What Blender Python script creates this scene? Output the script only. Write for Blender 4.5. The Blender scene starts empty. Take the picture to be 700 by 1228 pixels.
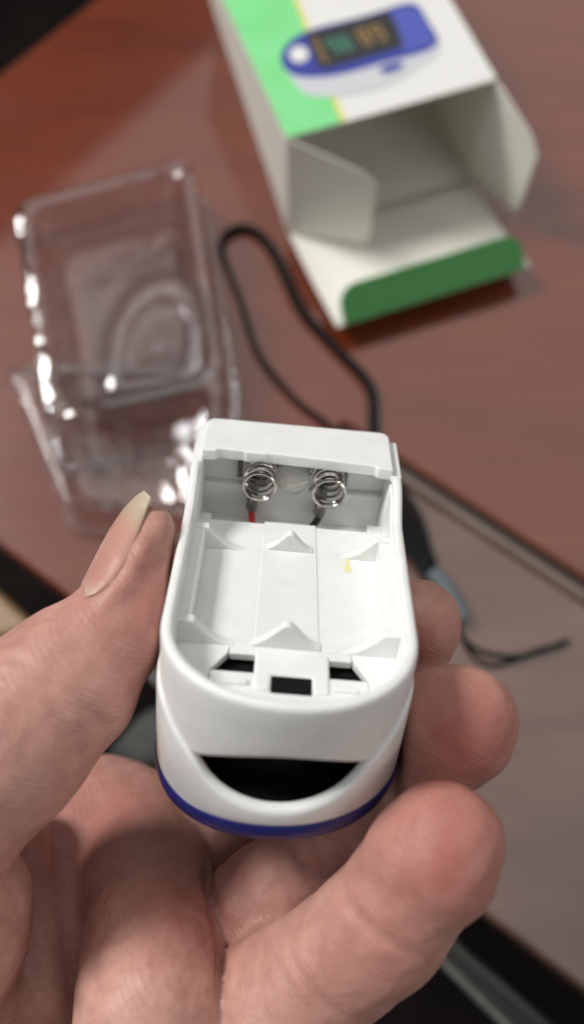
import bpy, bmesh, math, random
import numpy as np
from mathutils import Vector, Matrix

random.seed(4)
rng = np.random.default_rng(4)
MM = 0.001
scene = bpy.context.scene
COL = scene.collection

# ------------------------------------------------------------------ camera
PITCH = math.radians(69.1)
CAM = np.array([0.0, 0.0, 256.4])            # mm above the table top
FPX = 1063.0                                  # focal length in pixels of a 700x1228 frame
cp, sp = math.cos(PITCH), math.sin(PITCH)
RC = np.array([[1, 0, 0], [0, sp, -cp], [0, cp, sp]])   # columns: right, up, back

cam_data = bpy.data.cameras.new('camera')
cam = bpy.data.objects.new('camera', cam_data)
COL.objects.link(cam)
cam.location = Vector(CAM * MM)
cam.rotation_euler = (math.pi / 2 - PITCH, 0, 0)
cam_data.sensor_fit = 'VERTICAL'
cam_data.sensor_height = 24.0
cam_data.sensor_width = 24.0
cam_data.lens = 24.0 * FPX / 1228.0
cam_data.clip_start = 0.01
cam_data.clip_end = 20.0
cam_data.dof.use_dof = True
cam_data.dof.focus_distance = 0.131
cam_data.dof.aperture_fstop = 6.3
scene.camera = cam

# ------------------------------------------------------------------ light
world = bpy.data.worlds.new('World')
scene.world = world
world.use_nodes = True
world.node_tree.nodes['Background'].inputs[0].default_value = (0.95, 0.95, 0.95, 1)
world.node_tree.nodes['Background'].inputs[1].default_value = 0.115


def area_lamp(name, loc, target, sx, sy, power, color, shape='RECTANGLE'):
    l = bpy.data.lights.new(name, 'AREA')
    l.shape = shape
    l.size = sx
    l.size_y = sy
    l.energy = power
    l.color = color
    o = bpy.data.objects.new(name, l)
    COL.objects.link(o)
    o.location = loc
    d = Vector(target) - Vector(loc)
    o.rotation_euler = d.to_track_quat('-Z', 'Y').to_euler()
    return o


area_lamp('ceiling_lamp', (-0.95, 0.62, 1.22), (0, 0.08, 0.05), 0.42, 0.42, 21.5, (1.0, 0.975, 0.94), 'DISK')
pan = area_lamp('ceiling_panel', (0.575, 1.335, 1.9), (0.575, 1.335, 0), 2.9, 2.68, 22.0, (1.0, 0.965, 0.91))
pan.rotation_euler = (0, 0, math.radians(51.7))
area_lamp('window_light', (-1.3, -0.30, 0.75), (0, 0.02, 0.15), 0.5, 0.7, 2.0, (0.92, 0.96, 1.0))
area_lamp('fill_light', (1.15, -0.95, 0.75), (0, 0.15, 0.03), 0.6, 0.5, 4.0, (1.0, 0.97, 0.93))  # added fill with no known source, brightens the carton's inside
scene.view_settings.view_transform = 'Standard'
scene.view_settings.look = 'None'
scene.view_settings.exposure = 0.0
scene.view_settings.gamma = 1.0
scene.cycles.max_bounces = 12
scene.cycles.transmission_bounces = 10
scene.cycles.transparent_max_bounces = 16
scene.cycles.use_denoising = True
scene.cycles.sample_clamp_indirect = 6.0

# ------------------------------------------------------------------ space helpers (all in mm)


def cam2w(p):
    return CAM + RC @ np.asarray(p, float)


def at_depth(px, py, d):
    """camera-space point on the sight line of a photo pixel, d mm in front of the lens"""
    return np.array([(px - 350) / FPX * d, -(py - 614) / FPX * d, -d])


def on_table(px, py, z=0.0):
    """world point where the sight line of a photo pixel meets height z"""
    d = RC @ np.array([(px - 350) / FPX, -(py - 614) / FPX, -1.0])
    s = (z - CAM[2]) / d[2]
    return CAM + s * d


# ------------------------------------------------------------------ object helpers
def tag(o, label=None, cat=None, group=None, kind=None):
    if label: o['label'] = label
    if cat: o['category'] = cat
    if group: o['group'] = group
    if kind: o['kind'] = kind
    return o


def link(name, me, mat=None, parent=None):
    o = bpy.data.objects.new(name, me)
    COL.objects.link(o)
    if mat is not None:
        me.materials.clear()
        me.materials.append(mat)
    if parent is not None:
        o.parent = parent
    return o


def smooth_mesh(me, angle=40):
    me.polygons.foreach_set('use_smooth', [True] * len(me.polygons))
    try:
        me.set_sharp_from_angle(angle=math.radians(angle))
    except Exception:
        pass


def mesh_obj(name, verts, faces, mat, parent=None, smooth=True, angle=40, bevel=0, segs=2, solid=0):
    """verts in mm"""
    me = bpy.data.meshes.new(name)
    me.from_pydata([tuple(np.asarray(v, float) * MM) for v in verts], [], faces)
    me.validate()
    bm = bmesh.new(); bm.from_mesh(me)
    bmesh.ops.recalc_face_normals(bm, faces=bm.faces)
    bm.to_mesh(me); bm.free()
    if smooth: smooth_mesh(me, angle)
    o = link(name, me, mat, parent)
    if solid:
        m = o.modifiers.new('s', 'SOLIDIFY'); m.thickness = solid * MM; m.offset = 0
    if bevel:
        m = o.modifiers.new('b', 'BEVEL'); m.width = bevel * MM; m.segments = segs; m.limit_method = 'ANGLE'
        m.angle_limit = math.radians(35)
    return o


def prism(poly, z0, z1, axis=2):
    """extrude a 2D polygon; axis 2: (x,y)->z, axis 1: (x,z)->y"""
    n = len(poly)
    def mk(p, k):
        return (p[0], p[1], k) if axis == 2 else (p[0], k, p[1])
    v = [mk(p, z0) for p in poly] + [mk(p, z1) for p in poly]
    f = [list(range(n))[::-1], list(range(n, 2 * n))]
    f += [[i, (i + 1) % n, n + (i + 1) % n, n + i] for i in range(n)]
    return v, f


def box_vf(x0, x1, y0, y1, z0, z1):
    return prism([(x0, y0), (x1, y0), (x1, y1), (x0, y1)], z0, z1)


def rings_vf(rings, cap0=False, cap1=False):
    n = len(rings[0]); v = []; f = []
    for r in rings: v += [tuple(p) for p in r]
    for k in range(len(rings) - 1):
        for i in range(n):
            j = (i + 1) % n
            f.append([k * n + i, k * n + j, (k + 1) * n + j, (k + 1) * n + i])
    if cap0: f.append(list(range(n))[::-1])
    if cap1: f.append([(len(rings) - 1) * n + i for i in range(n)])
    return v, f


def resample(pts, step, closed=False):
    pts = [np.asarray(p, float) for p in pts]
    n = len(pts); out = []
    rng_ = n if closed else n - 1
    for i in range(rng_):
        p0 = pts[(i - 1) % n] if closed or i > 0 else pts[i]
        p1, p2 = pts[i], pts[(i + 1) % n]
        p3 = pts[(i + 2) % n] if closed or i + 2 < n else p2
        m = max(2, int(np.linalg.norm(p2 - p1) / step))
        for k in range(m):
            t = k / m
            out.append(0.5 * ((2 * p1) + (p2 - p0) * t + (2 * p0 - 5 * p1 + 4 * p2 - p3) * t * t + (3 * p1 - p0 - 3 * p2 + p3) * t ** 3))
    if not closed: out.append(pts[-1])
    return out


def tube_vf(path, r, seg=10, closed=False, flat=1.0, up=None):
    """r a number or a list"""
    P = np.array(path); n = len(P)
    T = np.gradient(P, axis=0)
    if closed:
        T = (np.roll(P, -1, 0) - np.roll(P, 1, 0)) / 2
    T /= np.linalg.norm(T, axis=1)[:, None] + 1e-12
    u = np.array(up if up is not None else [0.13, 0.2, 0.97], float)
    v = []; f = []
    rr = r if hasattr(r, '__len__') else [r] * n
    a = u - T[0] * (u @ T[0]); a /= np.linalg.norm(a)
    for i in range(n):
        if up is not None: a = u.copy()
        a = a - T[i] * (a @ T[i]); a /= np.linalg.norm(a) + 1e-12
        b = np.cross(T[i], a)
        for k in range(seg):
            t = 2 * math.pi * k / seg
            v.append(P[i] + rr[i] * (flat * a * math.cos(t) + b * math.sin(t)))
    m = n if closed else n - 1
    for i in range(m):
        j = (i + 1) % n
        for k in range(seg):
            l = (k + 1) % seg
            f.append([i * seg + k, i * seg + l, j * seg + l, j * seg + k])
    if not closed:
        f.append(list(range(seg))[::-1]); f.append([(n - 1) * seg + k for k in range(seg)])
    return v, f


# ------------------------------------------------------------------ materials
def new_mat(name, base=(0.8, 0.8, 0.8), rough=0.5, metal=0.0, **kw):
    m = bpy.data.materials.new(name); m.use_nodes = True
    b = m.node_tree.nodes['Principled BSDF']
    b.inputs['Base Color'].default_value = (*base, 1)
    b.inputs['Roughness'].default_value = rough
    b.inputs['Metallic'].default_value = metal
    for k, v in kw.items():
        b.inputs[k.replace('_', ' ')].default_value = v
    return m


def nd(m, t, **kw):
    n = m.node_tree.nodes.new(t)
    for k, v in kw.items():
        if k in n.inputs.keys(): n.inputs[k].default_value = v
        else: setattr(n, k, v)
    return n


def noise(m, scale, detail=4, rough=0.55, distort=0.0, vec=None, coord='Object'):
    if vec is None:
        tc = nd(m, 'ShaderNodeTexCoord'); vec = tc.outputs[coord]
    n = nd(m, 'ShaderNodeTexNoise')
    n.inputs['Scale'].default_value = scale
    n.inputs['Detail'].default_value = detail
    n.inputs['Roughness'].default_value = rough
    n.inputs['Distortion'].default_value = distort
    m.node_tree.links.new(vec, n.inputs['Vector'])
    return n


def ramp(m, src, stops):
    r = nd(m, 'ShaderNodeValToRGB')
    e = r.color_ramp.elements
    while len(e) < len(stops): e.new(0.5)
    for el, (p, c) in zip(e, stops):
        el.position = p; el.color = (*c, 1) if len(c) == 3 else c
    m.node_tree.links.new(src, r.inputs[0])
    return r


def bump(m, src, strength, dist, prev=None):
    b = nd(m, 'ShaderNodeBump')
    b.inputs['Strength'].default_value = strength
    b.inputs['Distance'].default_value = dist
    m.node_tree.links.new(src, b.inputs['Height'])
    if prev is not None: m.node_tree.links.new(prev.outputs[0], b.inputs['Normal'])
    return b


def L(m, a, b):
    m.node_tree.links.new(a, b)


def bsdf(m):
    return m.node_tree.nodes['Principled BSDF']


# white moulded plastic
M_white = new_mat('white_plastic', (0.80, 0.81, 0.79), 0.36)
bsdf(M_white).inputs['Subsurface Weight'].default_value = 0.25
bsdf(M_white).inputs['Subsurface Radius'].default_value = (1, 1, 0.9)
bsdf(M_white).inputs['Subsurface Scale'].default_value = 0.0008
n = noise(M_white, 260, 5); c = ramp(M_white, n.outputs[0], [(0.35, (0.82, 0.83, 0.815)), (0.65, (0.86, 0.87, 0.86))])
L(M_white, c.outputs[0], bsdf(M_white).inputs['Base Color'])
n2 = noise(M_white, 3500, 2); b = bump(M_white, n2.outputs[0], 0.10, 0.0001)
n3 = noise(M_white, 120, 3); b = bump(M_white, n3.outputs[0], 0.10, 0.0006, b)
L(M_white, b.outputs[0], bsdf(M_white).inputs['Normal'])
r = ramp(M_white, n.outputs[0], [(0.3, (0.30,) * 3), (0.7, (0.45,) * 3)])
L(M_white, r.outputs[0], bsdf(M_white).inputs['Roughness'])

M_blue = new_mat('blue_plastic', (0.012, 0.015, 0.13), 0.35)
n = noise(M_blue, 200, 3); c = ramp(M_blue, n.outputs[0], [(0.3, (0.010, 0.013, 0.11)), (0.7, (0.015, 0.018, 0.15))])
L(M_blue, c.outputs[0], bsdf(M_blue).inputs['Base Color'])
M_rubber_and_slot = new_mat('black_rubber_and_slot', (0.006, 0.006, 0.007), 0.75)  # finger pad rubber; also the painted dark of the latch opening
bsdf(M_rubber_and_slot).inputs['Specular IOR Level'].default_value = 0.15
M_black = new_mat('black_plastic', (0.012, 0.012, 0.012), 0.45)
M_steel = new_mat('spring_steel', (0.4, 0.39, 0.37), 0.16, 1.0)
n = noise(M_steel, 900, 3); c = ramp(M_steel, n.outputs[0], [(0.3, (0.30, 0.285, 0.265)), (0.7, (0.50, 0.485, 0.46))])
L(M_steel, c.outputs[0], bsdf(M_steel).inputs['Base Color'])
M_plate = new_mat('dull_contact_metal', (0.30, 0.285, 0.26), 0.38, 1.0)
n = noise(M_plate, 700, 4); c = ramp(M_plate, n.outputs[0], [(0.3, (0.08, 0.075, 0.066)), (0.7, (0.24, 0.225, 0.20))])
L(M_plate, c.outputs[0], bsdf(M_plate).inputs['Base Color'])
M_solder = new_mat('solder', (0.22, 0.215, 0.19), 0.42, 0.8)
n = noise(M_solder, 1500, 4); b = bump(M_solder, n.outputs[0], 0.6, 0.0004); L(M_solder, b.outputs[0], bsdf(M_solder).inputs['Normal'])
M_redwire = new_mat('red_insulation', (0.62, 0.03, 0.02), 0.4)
M_blackwire = new_mat('black_insulation', (0.008, 0.008, 0.008), 0.7)
M_glue = new_mat('hot_glue', (0.86, 0.85, 0.80), 0.08)
bsdf(M_glue).inputs['Transmission Weight'].default_value = 0.3
bsdf(M_glue).inputs['IOR'].default_value = 1.45
n = noise(M_glue, 500, 3); b = bump(M_glue, n.outputs[0], 0.7, 0.0012); L(M_glue, b.outputs[0], bsdf(M_glue).inputs['Normal'])
M_yellow = new_mat('yellow_ink', (0.80, 0.79, 0.40), 0.5)

# ------------------------------------------------------------------ table
EDGE_A, EDGE_B = on_table(0, 654), on_table(572, 1092)
ed = EDGE_B - EDGE_A; ed /= np.linalg.norm(ed)          # along the table edge
en = np.array([-ed[1], ed[0], 0])                        # towards the table's inside
if en[1] < 0: en = -en
GR_A, GR_B = on_table(485, 560), on_table(700, 715)
gd = GR_B - GR_A; gd /= np.linalg.norm(gd)
groove_off = float((GR_A - EDGE_A) @ en)


def epos(s, t, z):
    """s along the edge, t inwards from it"""
    return EDGE_A + ed * s + en * t + np.array([0, 0, z])


def wood_mat(name, stops, coat=0.9, rough=0.24, scale=1.0, ang=0.0):
    m = new_mat(name, stops[0][1], rough)
    bsdf(m).inputs['Coat Weight'].default_value = coat
    bsdf(m).inputs['Coat Roughness'].default_value = 0.06
    bsdf(m).inputs['Coat IOR'].default_value = 1.72
    bsdf(m).inputs['Specular IOR Level'].default_value = 0.25
    tc = nd(m, 'ShaderNodeTexCoord')
    mp = nd(m, 'ShaderNodeMapping')
    mp.inputs['Rotation'].default_value = (0, 0, ang)
    mp.inputs['Scale'].default_value = (1.0, 7.0, 1.0)
    L(m, tc.outputs['Object'], mp.inputs['Vector'])
    n1 = noise(m, 9 * scale, 6, 0.6, 0.6, vec=mp.outputs[0])
    n2 = noise(m, 55 * scale, 6, 0.65, 0.2, vec=mp.outputs[0])
    n3 = noise(m, 14, 3, 0.5, 0.0, vec=tc.outputs['Object'])
    mx = nd(m, 'ShaderNodeMath', operation='MULTIPLY_ADD'); mx.inputs[1].default_value = 0.35
    L(m, n2.outputs[0], mx.inputs[0]); L(m, n1.outputs[0], mx.inputs[2])
    c = ramp(m, mx.outputs[0], stops)
    hs = nd(m, 'ShaderNodeHueSaturation')
    rr = nd(m, 'ShaderNodeMapRange'); rr.inputs[3].default_value = 0.86; rr.inputs[4].default_value = 1.14
    L(m, n3.outputs[0], rr.inputs[0]); L(m, rr.outputs[0], hs.inputs['Value']); L(m, c.outputs[0], hs.inputs['Color'])
    L(m, hs.outputs[0], bsdf(m).inputs['Base Color'])
    rg = ramp(m, n3.outputs[0], [(0.3, (rough - 0.06,) * 3), (0.7, (rough + 0.10,) * 3)])
    L(m, rg.outputs[0], bsdf(m).inputs['Roughness'])
    b = bump(m, n2.outputs[0], 0.12, 0.0008)
    L(m, b.outputs[0], bsdf(m).inputs['Normal'])
    return m


eang = math.atan2(ed[1], ed[0])
M_wood = wood_mat('red_brown_wood', [(0.40, (0.100, 0.014, 0.003)), (0.66, (0.135, 0.021, 0.0045)), (0.92, (0.170, 0.030, 0.008))], ang=-0.5)
M_border = wood_mat('brown_border_wood', [(0.42, (0.085, 0.042, 0.032)), (0.66, (0.120, 0.062, 0.047)), (0.88, (0.155, 0.084, 0.064))], ang=-eang)
M_gap = new_mat('dark_groove', (0.035, 0.024, 0.019), 0.6)
M_bead = wood_mat('worn_bead_wood', [(0.42, (0.14, 0.10, 0.08)), (0.66, (0.18, 0.13, 0.105)), (0.88, (0.22, 0.16, 0.13))], ang=-eang, rough=0.3)

table = bpy.data.objects.new('wooden_table', None); COL.objects.link(table)
tag(table, 'glossy red-brown wooden table under the carton, with a grooved border along its near edge', 'table')


def slab(name, s0, s1, t0, t1, z0, z1, mat, parent, bevel=0.0):
    v = []
    for z in (z0, z1):
        for s, t in ((s0, t0), (s1, t0), (s1, t1), (s0, t1)):
            v.append(epos(s, t, z))
    f = [[0, 3, 2, 1], [4, 5, 6, 7], [0, 1, 5, 4], [1, 2, 6, 5], [2, 3, 7, 6], [3, 0, 4, 7]]
    return mesh_obj(name, v, f, mat, parent, smooth=bool(bevel), bevel=bevel, segs=3)


GW = 3.6
# corner of the table top beyond which the floor is dark: far edge line through the top left of the frame
FA, FB = on_table(0, 88), on_table(112, 0)
fd = FB - FA; fd /= np.linalg.norm(fd)
def cross2(a, b): return a[0] * b[1] - a[1] * b[0]


g0 = epos(0, groove_off + GW / 2, 0)
tt_ = cross2(FA - g0, fd) / cross2(ed, fd)
corner = g0 + ed * tt_                              # where the far edge meets the groove line
tt2 = cross2(FA - EDGE_A, fd) / cross2(ed, fd)
far_end = corner + fd * (900 if fd[1] > 0 else -900)
CUT = float((on_table(408, 512) - EDGE_A) @ ed)     # the bordered leaf begins here
tp = [epos(tt2, 0, 0), epos(CUT - .6, 0, 0), epos(CUT - .6, groove_off + GW / 2, 0), epos(900, groove_off + GW / 2, 0), epos(900, 900, 0), far_end]
# keep the polygon tidy: clip far line against the left end
v = [p + np.array([0, 0, -22.0]) for p in tp] + tp
nn = len(tp)
f = [list(range(nn))[::-1], list(range(nn, 2 * nn))] + [[i, (i + 1) % nn, nn + (i + 1) % nn, nn + i] for i in range(nn)]
mesh_obj('table_panel', v, f, M_wood, table, smooth=True, bevel=1.2, segs=3)
slab('border_board', CUT, 900, 0, groove_off - GW / 2 - 3.0, -22, 0.1, M_border, table, 1.6)
slab('bead_moulding', CUT, 900, groove_off - GW / 2 - 2.9, groove_off - GW / 2, -20, 0.9, M_bead, table, 1.2)
slab('groove_bed', CUT, 900, groove_off - GW / 2, groove_off + GW / 2, -20, -2.2, M_gap, table)
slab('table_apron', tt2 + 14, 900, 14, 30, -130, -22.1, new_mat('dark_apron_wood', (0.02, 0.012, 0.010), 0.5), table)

# drawer and rail things beyond the near edge
M_floor = new_mat('dark_floor', (0.008, 0.006, 0.005), 0.8)
bsdf(M_floor).inputs['Specular IOR Level'].default_value = 0.1
n = noise(M_floor, 6, 5); c = ramp(M_floor, n.outputs[0], [(0.35, (0.003, 0.0025, 0.0025)), (0.7, (0.012, 0.009, 0.008))])
L(M_floor, c.outputs[0], bsdf(M_floor).inputs['Base Color'])
fl = mesh_obj('floor', [(-6000, -6000, -740), (6000, -6000, -740), (6000, 6000, -740), (-6000, 6000, -740)], [[0, 1, 2, 3]], M_floor, smooth=False)
tag(fl, kind='structure')

M_rail = new_mat('grey_metal_rail', (0.30, 0.30, 0.29), 0.4, 0.6)
n = noise(M_rail, 60, 4); c = ramp(M_rail, n.outputs[0], [(0.3, (0.20, 0.20, 0.19)), (0.7, (0.36, 0.36, 0.34))])
L(M_rail, c.outputs[0], bsdf(M_rail).inputs['Base Color'])
rail = bpy.data.objects.new('metal_rail', None); COL.objects.link(rail)
tag(rail, 'dull grey metal rail with two ridges running below the near table edge', 'rail')


def at_h(px, py, z):
    return on_table(px, py, z)


ra, rb = at_h(517, 1140, -34), at_h(610, 1232, -34)
rd = (rb - ra) / np.linalg.norm(rb - ra)
path = [ra - rd * 260, ra, rb, rb + rd * 300]
v, f = tube_vf(resample(path, 40), 1.5, 10); mesh_obj('ridge', v, f, M_rail, rail)
ra2, rb2 = at_h(560, 1150, -34), at_h(655, 1232, -34)
path = [ra2 - rd * 260, ra2, rb2, rb2 + rd * 300]
v, f = tube_vf(resample(path, 40), 1.9, 10); mesh_obj('ridge', v, f, new_mat('dark_rail', (0.10, 0.10, 0.095), 0.4, 0.5), rail)
q = [ra - rd * 260, rb + rd * 300, rb2 + rd * 300, ra2 - rd * 260]
v = [p + np.array([0, 0, -1.4]) for p in q] + [p + np.array([0, 0, -6]) for p in q]
mesh_obj('rail_web', v, [[0, 1, 2, 3], [7, 6, 5, 4], [0, 4, 5, 1], [1, 5, 6, 2], [2, 6, 7, 3], [3, 7, 4, 0]],
         new_mat('dark_web', (0.03, 0.028, 0.026), 0.5), rail, smooth=False)

# tan wooden drawer corner at the far left
q = [at_h(-120, 640, -60), at_h(-20, 692, -60), at_h(46, 752, -60), at_h(-20, 770, -60), at_h(-120, 700, -60)]
v = q + [p + np.array([0, 0, -9]) for p in q]
o = mesh_obj('wooden_drawer_corner', v, [[0, 1, 2, 3, 4], [9, 8, 7, 6, 5]] + [[i, i + 5, (i + 1) % 5 + 5, (i + 1) % 5] for i in range(5)],
             wood_mat('tan_wood', [(0.4, (0.26, 0.15, 0.07)), (0.65, (0.33, 0.20, 0.10)), (0.9, (0.4, 0.26, 0.14))]), smooth=True, bevel=2)
tag(o, 'blurred pale tan wooden board edge below the table, left of the thumb', 'board')
# grey thing in the gap between thumb and device
q = [at_h(120, 905, -50), at_h(160, 925, -50), at_h(230, 905, -50), at_h(215, 838, -50), at_h(172, 848, -50)]
v = q + [p + np.array([0, 0, -22]) for p in q]
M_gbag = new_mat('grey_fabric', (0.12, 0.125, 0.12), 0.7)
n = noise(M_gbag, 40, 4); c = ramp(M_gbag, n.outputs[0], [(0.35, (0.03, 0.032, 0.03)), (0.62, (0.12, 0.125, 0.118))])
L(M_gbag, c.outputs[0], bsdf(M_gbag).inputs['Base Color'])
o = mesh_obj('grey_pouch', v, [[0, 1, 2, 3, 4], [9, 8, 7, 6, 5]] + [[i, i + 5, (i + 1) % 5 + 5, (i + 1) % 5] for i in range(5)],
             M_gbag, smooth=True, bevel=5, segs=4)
tag(o, 'small blurred grey pouch glimpsed between the thumb and the white device', 'pouch')

# ------------------------------------------------------------------ carton
M_card = new_mat('white_card', (0.84, 0.82, 0.75), 0.6)
n = noise(M_card, 120, 5); c = ramp(M_card, n.outputs[0], [(0.3, (0.89, 0.875, 0.79)), (0.7, (0.92, 0.91, 0.84))])
L(M_card, c.outputs[0], bsdf(M_card).inputs['Base Color'])
def translucent(m, fac, col):
    t_ = nd(m, 'ShaderNodeBsdfTranslucent'); t_.inputs[0].default_value = (*col, 1)
    x_ = nd(m, 'ShaderNodeMixShader'); x_.inputs[0].default_value = fac
    L(m, bsdf(m).outputs[0], x_.inputs[1]); L(m, t_.outputs[0], x_.inputs[2]); L(m, x_.outputs[0], m.node_tree.nodes['Material Output'].inputs[0])


translucent(M_card, 0.12, (0.95, 0.88, 0.72))
M_green = new_mat('bright_green_print', (0.17, 0.66, 0.20), 0.35)
n = noise(M_green, 90, 3); c = ramp(M_green, n.outputs[0], [(0.3, (0.20, 0.70, 0.26)), (0.7, (0.235, 0.77, 0.31))])
L(M_green, c.outputs[0], bsdf(M_green).inputs['Base Color'])
M_shaded_green = new_mat('shaded_green_print', (0.055, 0.27, 0.065), 0.55)  # lid green darkened: the tab's shade is put into its colour
M_gwhite = new_mat('gloss_white_print', (0.88, 0.885, 0.875), 0.3)
translucent(M_gwhite, 0.14, (0.95, 0.88, 0.72))
M_pblue = new_mat('print_blue', (0.035, 0.05, 0.33), 0.35)
M_pblue2 = new_mat('print_light_blue', (0.075, 0.10, 0.46), 0.35)
M_pscreen = new_mat('print_screen', (0.02, 0.022, 0.026), 0.35)
M_pgrey = new_mat('print_pale_grey', (0.60, 0.62, 0.66), 0.35)
M_pgreen = new_mat('print_teal_digits', (0.07, 0.30, 0.20), 0.35)
M_porange = new_mat('print_amber_digits', (0.42, 0.25, 0.07), 0.35)
M_pyellow = new_mat('print_yellow', (0.80, 0.70, 0.15), 0.35)

yaw = 0.347; BX, BY, BW, BH, FL_, TILT = -1.53, 202.5, 70.0, 44.4, 47.3, 0.173
bu = np.array([math.cos(yaw), math.sin(yaw), 0]); bv = np.array([-math.sin(yaw), math.cos(yaw), 0]); bz = np.array([0, 0, 1.0])
B0 = np.array([BX, BY, 0.3])
BL = 104.0
SK_ = 8.5                                      # the tired carton leans a little


def bp(u, v_, z):
    return B0 + bu * u + bv * v_ + bz * z


carton = bpy.data.objects.new('product_carton', None); COL.objects.link(carton)
tag(carton, 'open green and white cardboard carton with a blue oximeter pictured on top', 'box')


def quad_panel(name, pts, mat, th=0.5, parent=carton, bevel=0.12):
    pts = [np.asarray(p, float) for p in pts]
    nrm = np.cross(pts[1] - pts[0], pts[2] - pts[0]); nrm /= np.linalg.norm(nrm)
    n_ = len(pts)
    v = [p - nrm * th / 2 for p in pts] + [p + nrm * th / 2 for p in pts]
    f = [list(range(n_))[::-1], list(range(n_, 2 * n_))] + [[i, (i + 1) % n_, n_ + (i + 1) % n_, n_ + i] for i in range(n_)]
    return mesh_obj(name, v, f, mat, parent, smooth=bool(bevel), bevel=bevel)


quad_panel('top_panel', [bp(0, 0, BH), bp(BW, 0, BH), bp(BW, BL, BH), bp(0, BL, BH)], M_gwhite)
quad_panel('bottom_panel', [bp(0, 0, 0.3), bp(BW, 0, 0.3), bp(BW, BL, 0.3), bp(SK_, BL, 0.3)], M_card)
quad_panel('side_panel', [bp(0.2, 0, 0.5), bp(SK_, BL, 0.5), bp(0.2, BL, BH - .3), bp(0.2, 0, BH - .3)], M_card)
quad_panel('side_panel', [bp(BW - .2, 0, 0.5), bp(BW - .2, BL, 0.5), bp(BW - .2, BL, BH - .3), bp(BW - .2, 0, BH - .3)], M_card)
quad_panel('back_panel', [bp(SK_ + .3, BL - .3, 0.6), bp(BW - .5, BL - .3, 0.6), bp(BW - .5, BL - .3, BH - .4), bp(0.5, BL - .3, BH - .4)], M_card)
# printed green band of the top and left side
zt = BH + 0.36
pA = on_table(332, 164, B0[2] + zt); pB = on_table(408, 145, B0[2] + zt); pC = on_table(352, 0, B0[2] + zt)
ub = float((pB - B0) @ bu); uc = float((pC - B0) @ bu); vc = float((pC - B0) @ bv)
slope = (uc - ub) / vc
quad_panel('green_print', [bp(0.0, 0.15, zt), bp(ub, 0.15, zt), bp(ub + slope * (BL - .3), BL - .3, zt), bp(0.0, BL - .3, zt)], M_green, 0.1, bevel=0)
quad_panel('yellow_stripe', [bp(ub + .1, 0.15, zt), bp(ub + 1.5, 0.15, zt), bp(ub + 1.5 + slope * (BL - .3), BL - .3, zt), bp(ub + .1 + slope * (BL - .3), BL - .3, zt)], M_pyellow, 0.1, bevel=0)

# flat print of the product picture, on the lid
pic_z = B0[2] + zt


def pic(name, pix, mat, dz, step=None, parent=carton):
    pts = [on_table(x, y, pic_z + dz) for x, y in pix]
    if step: pts = resample(pts, step, True)
    up = [p + np.array([0, 0, .03]) for p in pts]
    n_ = len(pts)
    return mesh_obj(name, pts + up, [list(range(n_))[::-1], list(range(n_, 2 * n_))] + [[i, (i + 1) % n_, n_ + (i + 1) % n_, n_ + i] for i in range(n_)], mat, parent, smooth=False)


def z5(x, y):   # from the enlarged study (region 320,0 scale 2.917)
    return (320 + x / 2.917, y / 2.917)


body = pic('product_picture', [z5(*p) for p in [(50, 205), (75, 150), (150, 105), (330, 60), (480, 15), (525, 20), (560, 70), (600, 140), (597, 185), (560, 215), (420, 300), (250, 335), (140, 330), (85, 275)]], M_pgrey, 0.09, 1.2)
pic('pictured_blue_face', [z5(*p) for p in [(48, 205), (75, 150), (150, 105), (330, 58), (480, 13), (528, 20), (560, 70), (595, 130), (590, 158), (540, 185), (400, 222), (250, 262), (130, 270), (72, 250)]], M_pblue, 0.14, 1.2, body)
pic('pictured_light_panel', [z5(*p) for p in [(430, 38), (520, 25), (552, 75), (585, 130), (580, 150), (480, 180), (465, 120)]], M_pblue2, 0.19, None, body)
scr = pic('pictured_screen', [z5(*p) for p in [(135, 118), (420, 38), (450, 80), (478, 160), (330, 205), (190, 245), (160, 190)]], M_pscreen, 0.24, None, body)
pic('pictured_button', [z5(112 + 34 * math.cos(a), 190 + 29 * math.sin(a)) for a in np.linspace(0, 2 * math.pi, 20)[:-1]], M_gwhite, 0.19, None, body)
pic('pictured_slot', [z5(*p) for p in [(392, 246), (415, 228), (470, 218), (478, 228), (460, 244), (415, 258)]], M_pblue, 0.19, 1.0, body)


def seg_digit(cx, cy, w, h, on, mat):
    # seven segment strokes as they blur together in the pictured display
    a = math.radians(-17); ca, sa = math.cos(a), math.sin(a); sh = 0.32
    def T(x, y):
        x2 = x + sh * y
        return z5(cx + x2 * ca - y * sa, cy + x2 * sa + y * ca)
    t = 7
    S = {'a': (-w, -h, w, -h), 'd': (-w, h, w, h), 'g': (-w, 0, w, 0), 'f': (-w, -h, -w, 0), 'e': (-w, 0, -w, h), 'b': (w, -h, w, 0), 'c': (w, 0, w, h)}
    for k in on:
        x0, y0, x1, y1 = S[k]
        if x0 == x1: q = [(x0 - t / 2, y0 + 2), (x0 + t / 2, y0 + 2), (x0 + t / 2, y1 - 2), (x0 - t / 2, y1 - 2)]
        else: q = [(x0 + 2, y0 - t / 2), (x1 - 2, y0 - t / 2), (x1 - 2, y0 + t / 2), (x0 + 2, y0 + t / 2)]
        pic('display_segment', [T(*p) for p in q], mat, 0.29, None, body)


seg_digit(232, 160, 13, 24, 'abcdfg', M_pgreen); seg_digit(274, 150, 13, 24, 'abcdefg', M_pgreen)
seg_digit(340, 128, 14, 27, 'abcdefg', M_porange); seg_digit(388, 115, 14, 27, 'abcdfg', M_porange)
for k in range(5):
    pic('display_mark', [z5(158 + k * 9, 140 + k * 17), z5(176 + k * 9, 135 + k * 17), z5(178 + k * 9, 143 + k * 17), z5(160 + k * 9, 148 + k * 17)], M_porange, 0.29, None, body)

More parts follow.
